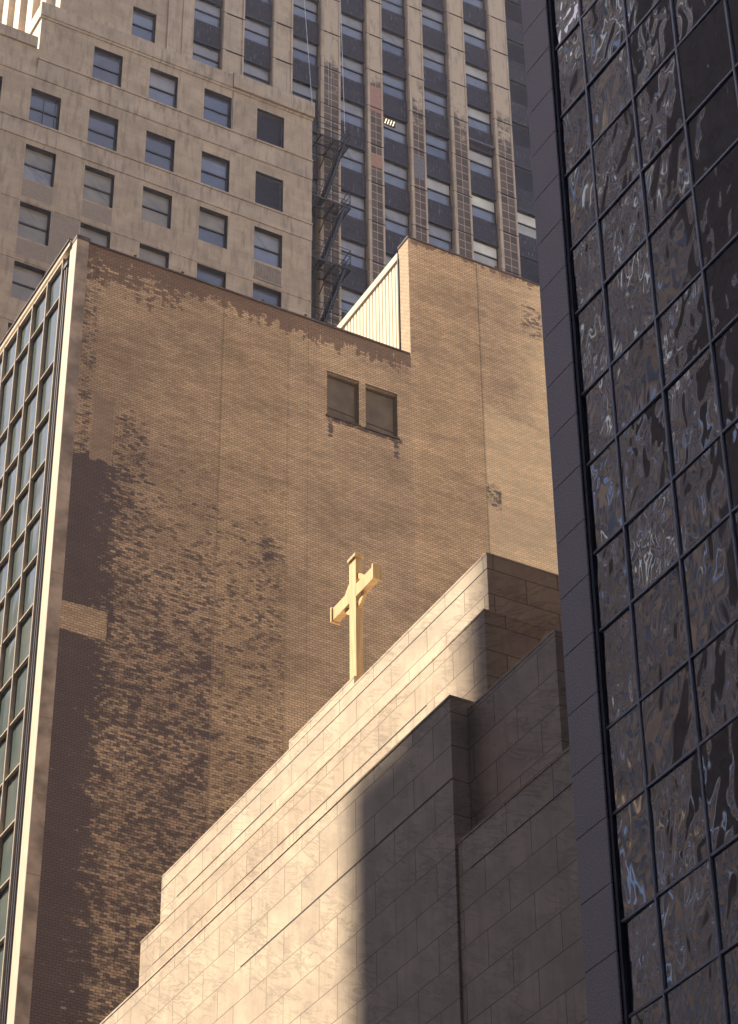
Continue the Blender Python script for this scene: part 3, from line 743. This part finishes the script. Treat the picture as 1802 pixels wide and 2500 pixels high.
for i in range(4):
    za, zb = LV[i], LV[i+1]
    s = MB(); xa, xb = 49.55, 48.25
    for y in (91.5, 92.35): s.bar((xa, y, za), (xb, y, zb), .045, .11)
    for k in range(1, 17):
        t = k/17; s.bar((xa+(xb-xa)*t, 91.5, za+(zb-za)*t), (xa+(xb-xa)*t, 92.35, za+(zb-za)*t), .24, .03)
    s.build('stair_flight', M['iron'], fe)
    h = MB()
    for y in (91.52, 92.23):
        h.bar((xa, y, za+.9), (xb, y, zb+.9), .03)
        for k in range(4): t = k/3; h.bar((xa+(xb-xa)*t, y, za+(zb-za)*t), (xa+(xb-xa)*t, y, za+(zb-za)*t+.9), .025)
    h.build('handrail', M['iron'], fe)
o = MB()
o.bar((47.45, 92.85, 80), (47.45, 92.85, 107), .10); o.build('wall_stringer', M['iron'], fe)

# ---------------------------------------------------------------- the street outside the frame, with towers added to shape the light
def plain_tower(label, x0, x1, y0, y1, h, wallm, face, step=None):
    t = thing('office_tower', label, 'building', ((x0+x1)/2, (y0+y1)/2, G))
    MB().box(x0, x1, y0, y1, G, h).build('wall', wallm, t)
    if step: MB().box(*step).build('upper_wall', wallm, t)
    return t
dk = flat_mat('brown_office_stone', (.11,.09,.08), .8, .3, .6)
rf = flat_mat('grey_brown_office_stone', (.52,.41,.33), .8, .3, .6)
tn = stone('tan_office_stone', (.50,.42,.32), 2.5, 3.6, .1)
a1 = plain_tower('tall brown office tower across the avenue, outside the picture', -60, -20, 3.5, 77.36, 124, dk, '+x', (-60, -20.0, 3.5, 75.37, 124, 215))
a2 = plain_tower('lower brown office building farther up the avenue, outside the picture', -58, -30, 82, 190, 134, rf, '+x')
a3 = plain_tower('very tall brown office tower far across the avenue, outside the picture', -100, -60, 90, 260, 205, rf, '+x')  # added to keep bright sky out of the tower glass
wl = [glass('reflected_window_pale', (.62,.70,.78), .10, 1.5), glass('reflected_window_dark', (.03,.03,.04), .05, 2.2), glass('reflected_window_tan', (.42,.32,.2), .3, 1.5)]
wl[0].node_tree.nodes['Principled BSDF'].inputs['Metallic'].default_value = 1
for q_ in (2,):
    b_ = wl[q_].node_tree.nodes['Principled BSDF']; b_.inputs['Emission Color'].default_value = (1, .72, .40, 1); b_.inputs['Emission Strength'].default_value = .22
wl.append(glass('reflected_window_lit', (.5,.5,.5), .3, 1.5))
wl[3].node_tree.nodes['Principled BSDF'].inputs['Emission Color'].default_value = (.72, .82, .92, 1); wl[3].node_tree.nodes['Principled BSDF'].inputs['Emission Strength'].default_value = .36  # cool glow added to imitate sky reflected in these panes
def facade(t, x, y0, ny, z0, nz, keep, seed):
    rnd = random.Random(seed); org = Vector(t['_org'])
    proto = MB().box(0, .10, 0, .85, 0, 2.5).build('window', wl[1]) if keep else None
    rest = MB(); idx = []; cnt = 0
    for j in range(nz):
        for k in range(ny):
            y = y0+1.75*k; z = z0+3.7*j; r = rnd.random()
            hi_ = min(1, max(0, (z-76)/24)); mi = 3 if r < .13*hi_ else 2 if r < .11*hi_+.045*max(hi_, .35) else 0 if r > .90 else 1
            if keep and cnt < 99 and y < 104 and z > 62 and (mi != 1 or (j+k) % 4 == 0):
                c = proto.copy(); COL.objects.link(c); c.parent = t; c.location = Vector((x, y, z))-org
                c.material_slots[0].link = 'OBJECT'; c.material_slots[0].material = wl[mi]; cnt += 1
            else:
                rest.box(x, x+.10, y, y+.85, z, z+2.5); idx += [mi]*6
    o = rest.build('window_rows', wl[0], t); o['kind'] = 'stuff'
    for m_ in wl[1:]: o.data.materials.append(m_)
    for p, i in zip(o.data.polygons, idx): p.material_index = i
    if proto: bpy.data.objects.remove(proto)
facade(a2, -30.0, 83, 44, 8, 33, True, 3)
facade(a3, -60.0, 91, 70, 100, 28, False, 5)
a4 = plain_tower('tall office block farther down the avenue, outside the picture', -60, -21, -120, 3, 120, dk, '+x')  # added to dim the sky light on shaded street faces
a5 = plain_tower('dark office tower closing the avenue view behind the viewer, outside the picture', -19, 13, -95, -45.5, 130, dk, '+y')  # added to keep light off the shaded marble
a6 = plain_tower('dark office slab at the far end of the avenue, outside the picture', -170, -101, 90, 520, 298, rf, '+x')  # added behind the others to cover remaining sky in the glass
b1 = plain_tower('light tan office building behind the viewer, outside the picture', 15, 110, -75, -45, 42, tn, '+y')  # added reflector, its sunlit face warms the brick wall
rest = MB()
for j in range(10):
    for k in range(36): rest.box(16+2.5*k, 17.4+2.5*k, -45.0, -44.9, 3+3.8*j, 5+3.8*j)
o = rest.build('window_rows', wl[1], b1); o['kind'] = 'stuff'

hz = bpy.data.materials.new('haze_air'); hz.use_nodes = True; ht = hz.node_tree; ht.nodes.clear()
ho = ht.nodes.new('ShaderNodeOutputMaterial'); hv = ht.nodes.new('ShaderNodeVolumePrincipled')
hv.inputs['Color'].default_value = (.86, .84, .95, 1); hv.inputs['Density'].default_value = .00026; hv.inputs['Anisotropy'].default_value = .2
ht.links.new(hv.outputs[0], ho.inputs['Volume'])
hb = MB().box(-178, 118, -128, 525, G-1.2, 303).build('haze', hz); hb['kind'] = 'stuff'

for o in bpy.data.objects:
    if '_org' in o: del o['_org']
